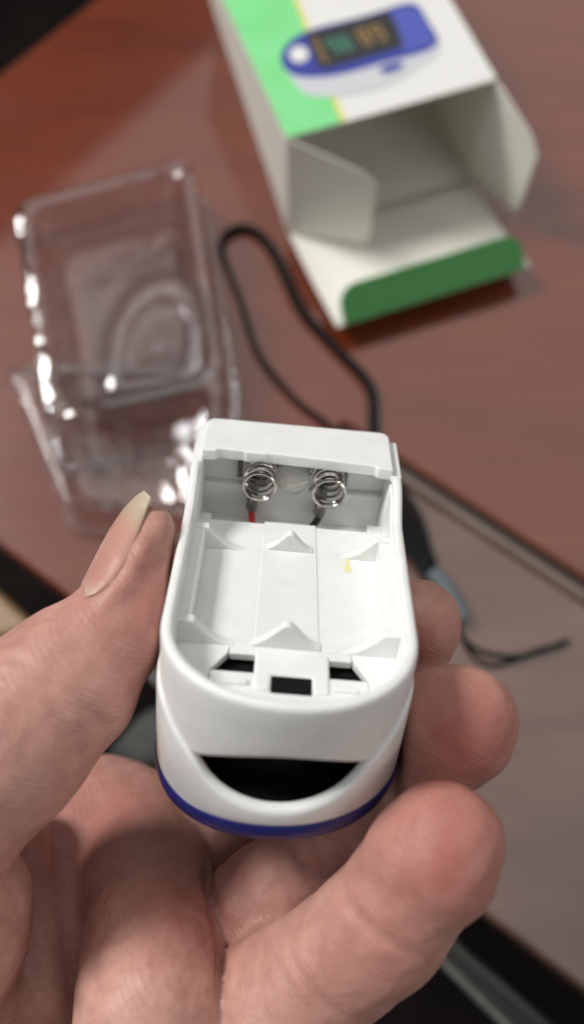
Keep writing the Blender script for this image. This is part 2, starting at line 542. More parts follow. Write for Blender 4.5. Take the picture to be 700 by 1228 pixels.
# flaps
fv = -bv * math.cos(TILT) + bz * math.sin(TILT)
fn = bz * math.cos(TILT) + bv * math.sin(TILT)


def fp(u, l, h=0.0):
    return B0 + bz * 0.3 + bu * u + fv * l + fn * h


bows = []
NB = 10
for k in range(NB + 1):
    l = FL_ * k / NB
    bows.append((l, -1.2 * math.sin(math.pi * k / NB)))
v = []
for l, h in bows:
    for u in (0.3, BW * .33, BW * .66, BW - 0.3): v.append(fp(u, l, h))
f = [[r_ * 4 + c_, r_ * 4 + c_ + 1, r_ * 4 + c_ + 5, r_ * 4 + c_ + 4] for r_ in range(NB) for c_ in range(3)]
mesh_obj('bottom_flap', v, f, M_card, carton, solid=0.5)
# tuck tab standing up from the flap's end
TH_ = 12.5
tabdir = fn * math.cos(0.55) - fv * math.sin(0.55)
tabdir /= np.linalg.norm(tabdir)
rc = 6.5
prof = [(2.8, 0), (2.8, TH_ - rc)] + [(2.8 + rc - rc * math.cos(a), TH_ - rc + rc * math.sin(a)) for a in np.linspace(0.2, math.pi / 2, 6)]
prof = prof + [(BW - 2.8 - (p[0] - 2.8), p[1]) for p in prof[::-1]]
quad_panel('tuck_tab', [fp(p[0], FL_ + 0.25, 0.2) + tabdir * p[1] for p in prof], M_shaded_green, 0.5, bevel=0.1)


def side_flap(u, sgn, ang, name, Lf=30, cut_=9):
    # hinged on the front vertical edge, angle ang outward from the opening plane
    d = -bv * math.sin(ang) + bu * math.cos(ang) * (-sgn)
    hz0, hz1 = 1.0, BH - 0.6
    P = lambda l, z: B0 + bu * u + bz * z + d * l
    pts = [P(0, hz0), P(Lf * .93, hz0 + 4.0), P(Lf, hz0 + 8), P(Lf, hz1 - cut_), P(Lf * .80, hz1 - cut_ * .55), P(2.5, hz1), P(0, hz1)]
    quad_panel(name, pts, M_card)


side_flap(0.3, -1, math.radians(38), 'side_flap', 29)
side_flap(BW - 0.3, -1, math.radians(74), 'side_flap', 24, 11)

# ------------------------------------------------------------------ clear blister case
M_clear = bpy.data.materials.new('clear_plastic'); M_clear.use_nodes = True
nt = M_clear.node_tree
nt.nodes.remove(nt.nodes['Principled BSDF'])
tr = nd(M_clear, 'ShaderNodeBsdfTransparent'); tr.inputs[0].default_value = (0.965, 0.965, 0.97, 1)
gl = nd(M_clear, 'ShaderNodeBsdfGlossy'); gl.inputs['Roughness'].default_value = 0.08
lw = nd(M_clear, 'ShaderNodeLayerWeight'); lw.inputs['Blend'].default_value = 0.5
pw = nd(M_clear, 'ShaderNodeMath', operation='POWER'); pw.inputs[1].default_value = 3.6
ma = nd(M_clear, 'ShaderNodeMath', operation='MULTIPLY_ADD'); ma.inputs[1].default_value = 0.75; ma.inputs[2].default_value = 0.075
mxs = nd(M_clear, 'ShaderNodeMixShader')
L(M_clear, lw.outputs['Facing'], pw.inputs[0]); L(M_clear, pw.outputs[0], ma.inputs[0]); L(M_clear, ma.outputs[0], mxs.inputs[0])
L(M_clear, tr.outputs[0], mxs.inputs[1]); L(M_clear, gl.outputs[0], mxs.inputs[2]); L(M_clear, mxs.outputs[0], nt.nodes['Material Output'].inputs[0])
n = noise(M_clear, 70, 3); b = bump(M_clear, n.outputs[0], 0.28, 0.004)
n = noise(M_clear, 400, 3); b = bump(M_clear, n.outputs[0], 0.06, 0.001, b)
L(M_clear, b.outputs[0], gl.inputs['Normal']); L(M_clear, b.outputs[0], lw.inputs['Normal'])


def rrect(c4, rad, n_=9):
    """rounded quad from four world corners"""
    out = []
    c4 = [np.asarray(c, float) for c in c4]
    for i in range(4):
        p, a, b_ = c4[i], c4[i - 1], c4[(i + 1) % 4]
        r1 = p + (a - p) / np.linalg.norm(a - p) * rad
        r2 = p + (b_ - p) / np.linalg.norm(b_ - p) * rad
        for k in range(n_):
            t = k / (n_ - 1)
            out.append((1 - t) ** 2 * r1 + 2 * t * (1 - t) * p + t * t * r2)
    return out


def inset(c4, d, z=None):
    c4 = [np.asarray(c, float) for c in c4]
    out = []
    for i in range(4):
        p, a, b_ = c4[i], c4[i - 1], c4[(i + 1) % 4]
        q = p + d * ((a - p) / np.linalg.norm(a - p) + (b_ - p) / np.linalg.norm(b_ - p))
        if z is not None: q = np.array([q[0], q[1], z])
        out.append(q)
    return out


case = bpy.data.objects.new('clear_case', None); COL.objects.link(case)
tag(case, 'empty clear moulded plastic blister case lying on the table left of the carton', 'plastic case')
C4 = [on_table(-6, 236, 24), on_table(246, 170, 24), on_table(296, 478, 24), on_table(40, 540, 24)]
C4 = [np.array([p[0], p[1], 0]) for p in C4]


def cring(d, z, rad):
    return [p + np.array([0, 0, .25 * math.sin(7 * i / 36 * 2 * math.pi)]) for i, p in enumerate(rrect(inset(C4, d, z), rad))]


rings = [cring(1.0, 0.6, 6), cring(3.4, 0.5, 5), cring(3.8, 1.2, 6), cring(4.6, 12, 7), cring(5.4, 24.6, 8), cring(6.2, 26.4, 8),
         cring(8.4, 27.0, 7), cring(10.2, 26.0, 7), cring(11.4, 22.5, 7), cring(13.6, 12, 8), cring(15.4, 7.6, 8), cring(16, 6.2, 7), cring(20, 6.0, 8)]
v, f = rings_vf(rings, cap1=True)
mesh_obj('blister_tray', v, f, M_clear, case, solid=0.45)
# arched cradle inside the tray
cc = sum(C4) / 4
cu = (C4[1] - C4[0]); cu /= np.linalg.norm(cu); cv = (C4[0] - C4[3]); cv /= np.linalg.norm(cv)


def arch_ring(s, z, yo=0):
    out = []
    for k in range(56):
        a = 2 * math.pi * k / 56
        x, y = math.cos(a), math.sin(a)
        if y < 0: x = np.sign(x) * abs(x) ** .3; y = -abs(y) ** .3
        X_ = x * 62 * s; Y_ = y * (82 if y > 0 else 66) * s
        out.append(on_table(187 + X_ + .14 * Y_, 408 - Y_ - .10 * X_, z))
    return out


v, f = rings_vf([arch_ring(1.12, 7.2), arch_ring(1.05, 8.0), arch_ring(1.0, 10), arch_ring(.95, 17), arch_ring(.90, 19.2), arch_ring(.8, 20), arch_ring(.66, 19.6), arch_ring(.60, 17), arch_ring(.56, 11), arch_ring(.5, 10)], cap1=True)
mesh_obj('cradle_bump', v, f, M_clear, case, solid=0.45)
# hinged lower half, standing a little open towards the viewer
H4 = [on_table(20, 455, 30), on_table(268, 474, 6), on_table(262, 640, 4), on_table(92, 612, 4)]
D4 = [on_table(4, 440, 10), on_table(292, 446, 7), on_table(276, 660, 3), on_table(84, 640, 3)]


def hring(d, zz, rad):
    q = inset(D4, d)
    return [p + np.array([0, 0, zz]) for p in rrect(q, rad)]


rings = [hring(0, 0.3, 4), hring(3, 0.2, 4), hring(3.4, 1.0, 5), hring(5.0, 10.5, 6), hring(5.4, 11.2, 6), hring(8, 11.3, 6), hring(8.5, 10.6, 6), hring(9.6, 3.5, 6), hring(10.2, 3.0, 6)]
v, f = rings_vf(rings, cap1=True)
mesh_obj('blister_lid', v, f, M_clear, case, solid=0.45)
# ------------------------------------------------------------------ lanyard
M_cord = new_mat('black_cord', (0.008, 0.010, 0.011), 0.85)
bsdf(M_cord).inputs['Specular IOR Level'].default_value = 0.2
n = noise(M_cord, 900, 2); b = bump(M_cord, n.outputs[0], 0.6, 0.001); L(M_cord, b.outputs[0], bsdf(M_cord).inputs['Normal'])
M_clip = new_mat('grey_clip', (0.11, 0.135, 0.15), 0.4)
lan = bpy.data.objects.new('wrist_lanyard', None); COL.objects.link(lan)
tag(lan, 'black cord wrist lanyard looped on the table between the clear case and the carton', 'lanyard')


def tpath(px, z=1.6):
    return [on_table(p[0], p[1], p[2] if len(p) > 2 else z) for p in px]


strap = tpath([(440, 545), (416, 528), (392, 508), (362, 486), (335, 458), (312, 428), (300, 400), (288, 360), (272, 320), (265, 296), (272, 280), (292, 273), (312, 282), (330, 305), (345, 338), (362, 372), (388, 402), (415, 430), (438, 455), (447, 475), (448, 512), (452, 560)])
P = resample(strap, 1.5)
wr = []
for i in range(len(P)):
    t = i / len(P)
    wr.append(0.95 + 0.7 * max(0, min(1, (t - .40) / .12)))
v, f = tube_vf(P, wr, 10); mesh_obj('strap_cord', v, f, M_cord, lan)
for off, rr_ in (((474, 575), .95), ((463, 572), .8), ((452, 575), 1.2)):
    pth = tpath([(448, 545), (off[0], off[1]), (off[0] + 28, 620), (515, 665), (520, 695)], 2.0)
    v, f = tube_vf(resample(pth, 1.5), rr_, 10); mesh_obj('strap_cord', v, f, M_cord, lan)
pth = tpath([(452, 590), (478, 640), (505, 672), (523, 700)], 3.0)
v, f = tube_vf(resample(pth, 1.5), 2.7, 12, flat=.6, up=(0, 0, 1)); mesh_obj('strap_sleeve', v, f, M_cord, lan)
pth = tpath([(516, 686), (530, 700), (543, 722), (553, 745)], 3.2)
v, f = tube_vf(resample(pth, 1.2), 2.9, 14, flat=.65, up=(0, 0, 1)); mesh_obj('lanyard_clip', v, f, M_clip, lan, bevel=0.4)
pth = tpath([(548, 738), (554, 762), (575, 780), (608, 787), (640, 783), (676, 769, 2), (678, 770, 2.5), (640, 781, 2.6), (606, 795), (584, 797), (566, 785), (552, 760)], 1.0)
v, f = tube_vf(resample(pth, 1.2), .62, 8); mesh_obj('thread_loop', v, f, M_cord, lan)

# ------------------------------------------------------------------ oximeter
POSE = [-0.9638, 0.0615, -0.0351, -0.1238, -22.8661, -101.5607]


def Rdev(a, b, c):
    ca, sa, cb, sb, cc_, sc = math.cos(a), math.sin(a), math.cos(b), math.sin(b), math.cos(c), math.sin(c)
    return np.array([[cc_, -sc, 0], [sc, cc_, 0], [0, 0, 1]]) @ np.array([[1, 0, 0], [0, ca, -sa], [0, sa, ca]]) @ np.array([[cb, 0, sb], [0, 1, 0], [-sb, 0, cb]])


POSE[3] -= 0.30; POSE[4] += 0.28
RD = Rdev(*POSE[:3]); TD = np.array(POSE[3:])
RW = RC @ RD; TW = cam2w(TD)
dev = bpy.data.objects.new('pulse_oximeter', None); COL.objects.link(dev)
mw = Matrix([list(RW[i]) + [TW[i] * MM] for i in range(3)] + [[0, 0, 0, 1]])
dev.matrix_world = mw
tag(dev, 'white finger clip oximeter held in the hand, battery bay open and empty', 'pulse oximeter')

LEN, HW = 57.5, 16.5


def outline(n_=260, hw=HW, y1=LEN, rc_=1.6, front=14.5, ex=2.15):
    pts = []
    for a in np.linspace(math.pi, 2 * math.pi, 120):
        c_, s_ = math.cos(a), math.sin(a)
        pts.append((hw * np.sign(c_) * abs(c_) ** (2 / ex), front - front * abs(s_) ** (2 / ex)))
    for a in np.linspace(0, math.pi / 2, 8): pts.append((hw - rc_ + rc_ * math.cos(a), y1 - rc_ + rc_ * math.sin(a)))
    for a in np.linspace(math.pi / 2, math.pi, 8): pts.append((-hw + rc_ + rc_ * math.cos(a), y1 - rc_ + rc_ * math.sin(a)))
    P = np.array(pts); P = np.vstack([P, P[:1]])
    d = np.r_[0, np.cumsum(np.linalg.norm(np.diff(P, axis=0), axis=1))]
    t = np.linspace(0, d[-1], n_, endpoint=False)
    return np.c_[np.interp(t, d, P[:, 0]), np.interp(t, d, P[:, 1])]


OUT = outline()


def off_ring(dist, rc_=1.6):
    """inward offset"""
    d = dist
    return outline(260, HW - d, LEN - d, max(rc_ - d * .5, .5), 14.5, 2.15) * np.array([1, 1]) + np.array([0, 0]) if d == 0 else _off(d)


def _off(d):
    o = outline(260, HW - d, LEN - d, max(1.6 - d * .6, .5), 14.5, 2.15)
    # front is moved inward too
    y = o[:, 1]
    k = np.clip((14.5 - y) / 14.5, 0, 1)
    o[:, 1] = y + d * k
    return o


def sstep(x, a, b):
    t = np.clip((x - a) / (b - a), 0, 1)
    return t * t * (3 - 2 * t)


def ztop(y):
    return 3.3 * sstep(y, 37.5, 46.0)


def R3(d, zf):
    o = off_ring(d)
    z = zf(o) if callable(zf) else np.full(len(o), zf)
    return np.c_[o, z]


def zbot(o):
    x, y = o[:, 0], o[:, 1]
    z = -8.7 - 3.5 * (np.minimum(np.abs(x), 10.5) / 10.5) ** 2 + .05 * x
    return np.where(y < 14.5, z, -12.2 + .05 * x)


rings = [R3(1.7, zbot), R3(.25, zbot), R3(0.05, lambda o: zbot(o) + .22), R3(0, lambda o: zbot(o) + .8), R3(0, -6), R3(0, -3.5), R3(0, lambda o: ztop(o[:, 1]) - 1.0), R3(0.08, lambda o: ztop(o[:, 1]) - .5), R3(0.28, lambda o: ztop(o[:, 1]) - .15),
         R3(.6, lambda o: ztop(o[:, 1])), R3(1.15, lambda o: ztop(o[:, 1])), R3(1.38, lambda o: ztop(o[:, 1]) - .12), R3(1.5, lambda o: ztop(o[:, 1]) - .4),
         R3(1.5, lambda o: ztop(o[:, 1]) - 1.5), R3(1.75, lambda o: ztop(o[:, 1]) - 1.7), R3(1.85, -4), R3(2.0, -10.8)]
v, f = rings_vf(rings)
mesh_obj('upper_shell', v, f, M_white, dev, angle=50)


def P_(name, vf, mat=M_white, bevel=0.15, segs=2, angle=40):
    return mesh_obj(name, vf[0], vf[1], mat, dev, bevel=bevel, segs=segs, angle=angle)


# floor of the bay with three openings
inn = [p for p in _off(1.7)]
YF = 44.5
front_poly = [tuple(p) for p in inn if p[1] < 10.4]
front_poly.sort(key=lambda p: p[0])
xe = front_poly[0][0], front_poly[-1][0]
ZF = -6.0
P_('bay_floor', prism([(-14.9, 16), (14.9, 16), (14.9, YF), (-14.9, YF)], -10.6, ZF), bevel=.25)


def y_at(x):
    o = _off(1.6); o = o[o[:, 1] < 16]
    o = o[np.argsort(o[:, 0])]
    return float(np.interp(x, o[:, 0], o[:, 1]))


def floor_piece(x0, x1, ylo, yhi, z=ZF, name='bay_floor_web'):
    xs = np.linspace(x0, x1, 10)
    lo = [(x, max(ylo, y_at(x))) for x in xs]
    hi = [(x1, yhi), (x0, yhi)]
    return P_(name, prism(lo + hi, z - 1.2, z), bevel=0.1)


P_('bay_floor_web', prism([(-14.8, y_at(-14.8)), (-12, y_at(-12)), (-10.2, y_at(-10.2)), (-9.9, 11.3), (-7.8, 14.6), (-7.6, 16.05), (-14.85, 16.05)], ZF - 1.2, ZF - .01), bevel=.1)
P_('bay_floor_web', prism([(14.8, y_at(14.8)), (12, y_at(12)), (10.4, y_at(10.4)), (10.7, 11.3), (8.8, 14.6), (8.6, 16.05), (14.85, 16.05)], ZF - 1.2, ZF - .01), bevel=.1)
P_('bay_floor_web', prism([(-7.6, 14.6), (8.6, 14.6), (8.6, 16.06), (-7.6, 16.06)], ZF - 1.2, ZF - .015), bevel=.1)
floor_piece(-9.8, 10.6, 0, 11.3, ZF + .01)
# raised latch block around the centre opening
P_('latch_block', prism([(-4.2, 8.2), (-1.9, 8.2), (-1.9, 10.9), (3.3, 10.9), (3.3, 8.2), (5.6, 8.2), (5.6, 15.3), (-4.2, 15.3)], ZF - 1.1, ZF + .35), bevel=.45, segs=3)
P_('latch_slot_dark', prism([(-1.9, 8.0), (3.3, 8.0), (3.3, 10.9), (-1.9, 10.9)], ZF - .9, ZF + .08), M_rubber_and_slot, bevel=0)  # black patch on the floor, stands in for the opening's unlit inside
P_('latch_rib', prism([(-8.0, 8.9), (-4.9, 8.9), (-4.9, 9.8), (-8.0, 9.5)], ZF, ZF + .35), bevel=.12)
P_('latch_rib', prism([(6.1, 8.9), (9.2, 8.9), (9.2, 9.5), (6.1, 9.8)], ZF, ZF + .35), bevel=.12)
P_('bay_underside', prism([(x, y_at(x) + .3) for x in np.linspace(-13.8, 13.8, 20)] + [(14.0, 17), (-14.0, 17)], -8.5, -8.0), M_rubber_and_slot, bevel=0)
# centre strip on the floor
P_('centre_strip', prism([(-4.5, 16.3), (4.3, 16.3), (3.9, YF + .3), (-4.3, YF + .3)], ZF - .3, ZF + .12), bevel=.1)
# trench floor and end wall
P_('trench_floor', box_vf(-14.8, 14.8, YF - 1, 53.0, -11.2, -10.2), bevel=.1)
P_('end_wall', box_vf(-14.9, 14.9, 52.6, LEN - 1.0, -11, 3.0), bevel=.2)
P_('end_wall_step', box_vf(-14.85, 14.85, 51.3, 52.7, -11.05, -3.6), bevel=.35, segs=3)
P_('end_wall_rib', box_vf(-1.1, -.5, 51.8, 52.7, -3.7, 3.0), bevel=.12)
P_('corner_block', box_vf(-14.85, -12.9, 45.6, 47.4, -10.3, -6.8), bevel=.3)
P_('corner_block', box_vf(12.2, 14.85, 45.0, 47.0, -10.3, -6.4), bevel=.3)
# side ledges
for s in (-1, 1):
    xa, xb = sorted((s * 13.0, s * 15.1))
    P_('side_ledge', box_vf(xa, xb, 16.4, 38.0, ZF - .3, -2.4), bevel=.2)


def fin_profile(s):
    pts = [(s * 15.1, ZF - .3), (s * 15.1, -2.1), (s * 12.6, -2.2)]
    for t in np.linspace(0.12, 1, 10):
        pts.append((s * (12.6 - 5.6 * t), ZF + .02 + (3.8) * (1 - t) ** 2.0))
    pts.append((s * 7.0, ZF - .3))
    return pts


for s in (-1, 1):
    for y in (36.8, 16.0):
        P_('cradle_fin', prism(fin_profile(s), y, y + 1.3, axis=1), bevel=.16)
for y, hgt, wd in ((37.4, 3.6, 3.6), (16.2, 4.4, 4.6)):
    pts = []
    for t in np.linspace(-1, 1, 25):
        pts.append((-.2 + wd * t, ZF + .3 + hgt * max(0, 1 - math.sqrt(t * t + .0016)) ** 1.5 * (1 - .12 * (1 - abs(t)) ** 8)))
    pts = [p for p in pts if not isinstance(p[1], complex)]
    pts = [(-.2 - wd, ZF - .3)] + pts + [(-.2 + wd, ZF - .3)]
    P_('cradle_fin', prism(pts, y, y + 1.3, axis=1), bevel=.12)
P_('yellow_mark', prism([(8.2, 33.9), (8.6, 33.5), (9.1, 33.7), (9.2, 34.6), (8.9, 35.3), (9.0, 36.2), (8.7, 36.9), (8.4, 36.4), (8.5, 35.4), (8.15, 34.8)], ZF - .1, ZF + .05), M_yellow, bevel=0)

# panel over the springs
near = [(-15.0, 48.1), (-12.8, 48.1), (-12.5, 48.8), (-8.4, 48.7), (-8.1, 48.4), (-5.0, 48.3), (-4.6, 48.6), (0, 48.4), (6, 48.0), (10.6, 47.7), (12.2, 47.6), (12.6, 46.9), (14.9, 46.8)]
rr_ = 1.6
far = [(14.9 - rr_ + rr_ * math.cos(a), LEN + 0.9 - rr_ + rr_ * math.sin(a)) for a in np.linspace(0, math.pi / 2, 6)]
far += [(-15.0 + rr_ + rr_ * math.cos(a), LEN + 0.9 - rr_ + rr_ * math.sin(a)) for a in np.linspace(math.pi / 2, math.pi, 6)]
P_('end_panel', prism(near + far, 2.6, 4.5), bevel=.42, segs=4)
P_('end_panel_skirt', box_vf(-14.4, 14.3, LEN - .9, LEN + .75, -9, 3.2), bevel=.4, segs=3)
for s in (-1, 1):
    xa, xb = sorted((s * 14.7, s * 16.42))
    P_('shoulder_cap', box_vf(xa, xb, 46.5, LEN - .08, 2.2, 3.42), bevel=.3, segs=3)


# springs, contact plates, wires
def spring(cx0, cz0, cx1, cz1, name='contact_spring', ph=0.0):
    pts = []
    turns = 5.8
    N = 230
    for k in range(N):
        t = k / (N - 1)
        tt = t if t > .14 else .14 * (t / .14) ** 1.0
        y = 52.1 - 6.9 * (max(0, t - .10) / .76 if t < .86 else 1.0)
        r_ = 2.55 - .10 * math.sin(t * 3)
        a = ph + turns * 2 * math.pi * t
        cx = cx0 + (cx1 - cx0) * t; cz = cz0 + (cz1 - cz0) * t
        pts.append((cx + r_ * math.cos(a), y, cz + r_ * math.sin(a)))
    vf = tube_vf(pts, .29, 8)
    return P_(name, vf, M_steel, bevel=0)


spring(-5.95, .7, -5.55, .35, ph=.4)
spring(5.0, .6, 5.35, .15, ph=2.2)
for cx in (-5.9, 5.1):
    P_('contact_plate', box_vf(cx - 3.5, cx + 3.5, 52.1, 52.75, -2.7, 3.0), M_plate, bevel=.12)
    P_('contact_rim', box_vf(cx - 3.4, cx - 2.9, 51.5, 52.4, -2.0, 2.9), M_plate, bevel=.1)
    P_('contact_rim', box_vf(cx + 2.9, cx + 3.3, 51.6, 52.4, -2.0, 2.9), M_plate, bevel=.1)
for cx, tx in ((-5.9, -6.6), (5.1, 4.6)):
    P_('contact_tab', prism([(tx - .8, -7.0), (tx + .8, -7.0), (tx + .9, -2.4), (tx - .9, -2.4)], 50.6, 51.2, axis=1), M_plate, bevel=.12)
    rings = []
    for k in range(9):
        t = k / 8; a = math.pi * t
        r_ = max(1.02 * math.sin(a) ** .6, .05)
        rings.append([(tx + r_ * math.cos(q) * .95, 50.2 + r_ * math.sin(q) * .8, -8.4 + 3.1 * t) for q in np.linspace(0, 2 * math.pi, 16, endpoint=False)])
    v, f = rings_vf(rings, True, True)
    P_('solder_joint', (v, f), M_solder, bevel=0)
P_('red_wire', tube_vf(resample([(-6.6, 50.2, -7.8), (-6.5, 49.6, -8.6), (-6.2, 48, -9.2), (-5.8, 45, -9.7)], .4), .55, 10), M_redwire, bevel=0)
P_('black_wire', tube_vf(resample([(4.6, 50.2, -7.8), (4.2, 49.6, -8.5), (3.3, 48.2, -9.1), (2.2, 45, -9.6)], .4), .58, 10), M_blackwire, bevel=0)
# round moulded boss between the springs
tor = []
for k in range(28):
    a = 2 * math.pi * k / 28
    tor.append((-.35 + 2.75 * math.cos(a), 52.35 - .9 * (1 if math.sin(a) < -.2 else .3), -2.0 + 2.75 * math.sin(a)))
P_('round_boss', tube_vf(tor, .38, 8, closed=True), M_white, bevel=0)
# hot glue between the springs
rings = []
for k in range(13):
    t = k / 12; a = math.pi / 2 * t
    R_ = math.cos(a)
    rings.append([(-.35 + R_ * 3.1 * math.cos(q) * (1 + .10 * math.sin(3 * q + 1)), 52.6 - 2.3 * math.sin(a) - .4, -1.5 + R_ * 3.3 * math.sin(q) * (1 + .12 * math.cos(2 * q))) for q in np.linspace(0, 2 * math.pi, 30, endpoint=False)])
v, f = rings_vf(rings, False, True); P_('hot_glue_blob', (v, f), M_glue, bevel=0)
rings = []
for k in range(9):
    t = k / 8; a = math.pi / 2 * t; R_ = math.cos(a)
    rings.append([(2.0 + R_ * .8 * math.cos(q), 52.3 - .9 * math.sin(a), .3 + R_ * .8 * math.sin(q)) for q in np.linspace(0, 2 * math.pi, 16, endpoint=False)])
v, f = rings_vf(rings, False, True); P_('hot_glue_blob', (v, f), M_glue, bevel=0)

# lower jaw
ZL = -21.2


def zedge(o):
    x, y = np.abs(o[:, 0]), o[:, 1]
    kx = [0, 1.5, 3, 4.5, 5.8, 7.2, 8.5, 9.4, 10.2, 11.2, 12.2, 13.5, 14.5, 15.3, 16.5]
    kz = [-18.15, -18.1, -17.85, -17.45, -16.95, -16.2, -15.2, -14.2, -13.1, -11.9, -10.9, -9.7, -8.6, -7.6, -6.6]
    z = np.interp(x, kx, kz)
    z = np.where(y < 14.5, z, -6.6 + .5 * sstep(y, 14.5, 40))
    return z + .05 * o[:, 0]


def tl(z):
    return lambda o: z + .075 * o[:, 0]


def RJ(d, zf):
    return R3(d, zf)


rings = [R3(1.5, tl(ZL)), R3(-.35, tl(ZL)), R3(-.45, tl(ZL + .2)), R3(-.45, lambda o: zedge(o) - 2.0), R3(-.44, lambda o: zedge(o) - 1.2), R3(-.36, lambda o: zedge(o) - .75),
         R3(-.1, lambda o: zedge(o) - .35), R3(.35, lambda o: zedge(o) - .08), R3(.8, zedge), R3(1.1, lambda o: zedge(o) - .12), R3(1.25, lambda o: zedge(o) - .7), R3(1.35, lambda o: np.minimum(zedge(o) - 1.5, -20.4)), R3(3, -20.5)]
# behind the nose the lip tucks inside the upper shell
for k in range(6, len(rings)):
    y = rings[k][:, 1]; hide = (y > 15)
v, f = rings_vf(rings)
mesh_obj('lower_jaw', v, f, M_white, dev, angle=60)
# blue face cover under the jaw
rings = [R3(2, tl(ZL + .1)), R3(-.40, tl(ZL - .05)), R3(-.55, tl(ZL - .25)), R3(-.6, tl(ZL - 2.0)), R3(-.45, tl(ZL - 2.8)), R3(.2, tl(ZL - 3.4)), R3(1.4, tl(ZL - 3.7)), R3(3.0, tl(ZL - 3.8))]
v, f = rings_vf(rings, cap1=True)
mesh_obj('blue_face_cover', v, f, M_blue, dev, angle=60)
# black finger cavity
rings = [R3(4.2, -20.3), R3(1.62, -20.2), R3(1.5, lambda o: np.minimum(zedge(o) - 1.2, -13.0))]
v, f = rings_vf(rings, cap0=True)
mesh_obj('finger_pad', v, f, M_rubber_and_slot, dev, angle=60)
v, f = prism([(x, y_at(x) + 4.0) for x in np.linspace(-12.5, 12.5, 24)] + [(x, y_at(x) + 9.0) for x in np.linspace(12.5, -12.5, 24)], -20.2, -8.6)
mesh_obj('finger_pad', v, f, M_rubber_and_slot, dev, smooth=False)

# ------------------------------------------------------------------ hand (one continuous mesh from a distance field)
GS = 0.8
lo = np.array([-112., -150., -190.]); hi = np.array([44., 14., -92.])
nx, ny, nz = [int((hi[i] - lo[i]) / GS) + 1 for i in range(3)]
X = (lo[0] + GS * np.arange(nx, dtype=np.float32))[:, None, None]
Y = (lo[1] + GS * np.arange(ny, dtype=np.float32))[None, :, None]
Z = (lo[2] + GS * np.arange(nz, dtype=np.float32))[None, None, :]


def cone(a, ra, b, rb):
    a = np.asarray(a, np.float32); b = np.asarray(b, np.float32); d = b - a; dd = float(d @ d)
    t = ((X - a[0]) * d[0] + (Y - a[1]) * d[1] + (Z - a[2]) * d[2]) / dd
    np.clip(t, 0, 1, out=t)
    q = (X - a[0] - t * d[0]) ** 2 + (Y - a[1] - t * d[1]) ** 2 + (Z - a[2] - t * d[2]) ** 2
    ts = t * t * (3 - 2 * t) * .4 + t * .6
    return np.sqrt(q) - (ra + (rb - ra) * ts)


def smin(a, b, k):
    h = np.clip(.5 + .5 * (b - a) / k, 0, 1)
    return b + (a - b) * h - k * h * (1 - h)


def chain(pts, k):
    """pts: (px, py, depth, radius in px at that depth)"""
    J = [(at_depth(p[0], p[1], p[2]), p[3] * p[2] / FPX) for p in pts]
    s = None
    for (a, ra), (b, rb) in zip(J[:-1], J[1:]):
        c_ = cone(a, ra, b, rb)
        s = c_ if s is None else smin(s, c_, k)
    return s


THUMB = [(-190, 1040, 120, 150), (-90, 965, 118, 122), (0, 893, 119, 103), (75, 822, 122, 86), (150, 742, 125, 60), (169, 678, 127, 46), (182, 642, 128, 37)]
RING = [(230, 1310, 146, 80), (335, 1208, 126, 83), (455, 1110, 118.5, 74), (522, 1024, 114, 75), (537, 1003, 113, 64)]
MIDDLE = [(240, 1180, 158, 60), (312, 1090, 139, 65), (395, 1010, 139, 62), (475, 930, 131, 68), (528, 880, 127, 70), (549, 868, 126, 72)]
INDEX = [(190, 1060, 160, 66), (330, 960, 160, 60), (430, 850, 157, 56), (480, 780, 149, 52), (499, 748, 145, 54)]
sd = chain(THUMB, 3.0)
thenar = chain([(-190, 1040, 122, 150), (-80, 1110, 126, 110), (-22, 1215, 132, 42), (-20, 1400, 132, 44)], 5)
sd = smin(sd, thenar, 3.0)
ridge = chain([(0, 1010, 146, 60), (46, 1100, 143, 36), (50, 1200, 137, 33), (52, 1400, 136, 40)], 3)
palm = chain([(165, 990, 164, 66), (178, 1060, 149, 74), (184, 1130, 134, 77), (182, 1210, 124, 84), (170, 1360, 120, 96)], 4)
back = chain([(20, 1000, 172, 120), (60, 1160, 168, 130), (20, 1400, 166, 150)], 8)
plane = chain([(120, 990, 168, 84), (82, 1090, 152, 68), (90, 1250, 142, 64)], 4)
sd = smin(sd, ridge, 3.0)
sd = smin(sd, back, 4.0)
sd = smin(sd, smin(palm, plane, 3.0), 3.0)
for fchain in (INDEX, MIDDLE, RING):
    sd = smin(sd, chain(fchain, 2.2), .6)
wrist = cone(at_depth(-60, 1260, 150), 20, at_depth(-420, 1640, 165), 24)
sd = smin(sd, wrist, 8)
# the device presses its own shape into the skin
Pc = [X - TD[0], Y - TD[1], Z - TD[2]]
lx = Pc[0] * RD[0, 0] + Pc[1] * RD[1, 0] + Pc[2] * RD[2, 0]
ly = Pc[0] * RD[0, 1] + Pc[1] * RD[1, 1] + Pc[2] * RD[2, 1]
lz = Pc[0] * RD[0, 2] + Pc[1] * RD[1, 2] + Pc[2] * RD[2, 2]
qx = np.abs(lx) - 17.05; qy = np.maximum(ly - 57.6, 6 - ly); qz = np.maximum(lz - 5, -25.0 - lz)
boxd = np.minimum(np.maximum(np.maximum(qx, qy), qz), 0) + np.sqrt(np.maximum(qx, 0) ** 2 + np.maximum(qy, 0) ** 2 + np.maximum(qz, 0) ** 2)
rad = np.sqrt(lx ** 2 + (ly - 16.6) ** 2) - 17.1
cyl = np.maximum(rad, qz)
boxd = np.minimum(boxd, cyl)
dmin = boxd - 0.12
neg = -dmin
kk = 1.6
h = np.clip(.5 - .5 * (neg - sd) / -kk * -1, 0, 1)
# smooth max
h = np.clip(.5 + .5 * (sd - neg) / kk, 0, 1)
sd = neg + (sd - neg) * h + kk * h * (1 - h)
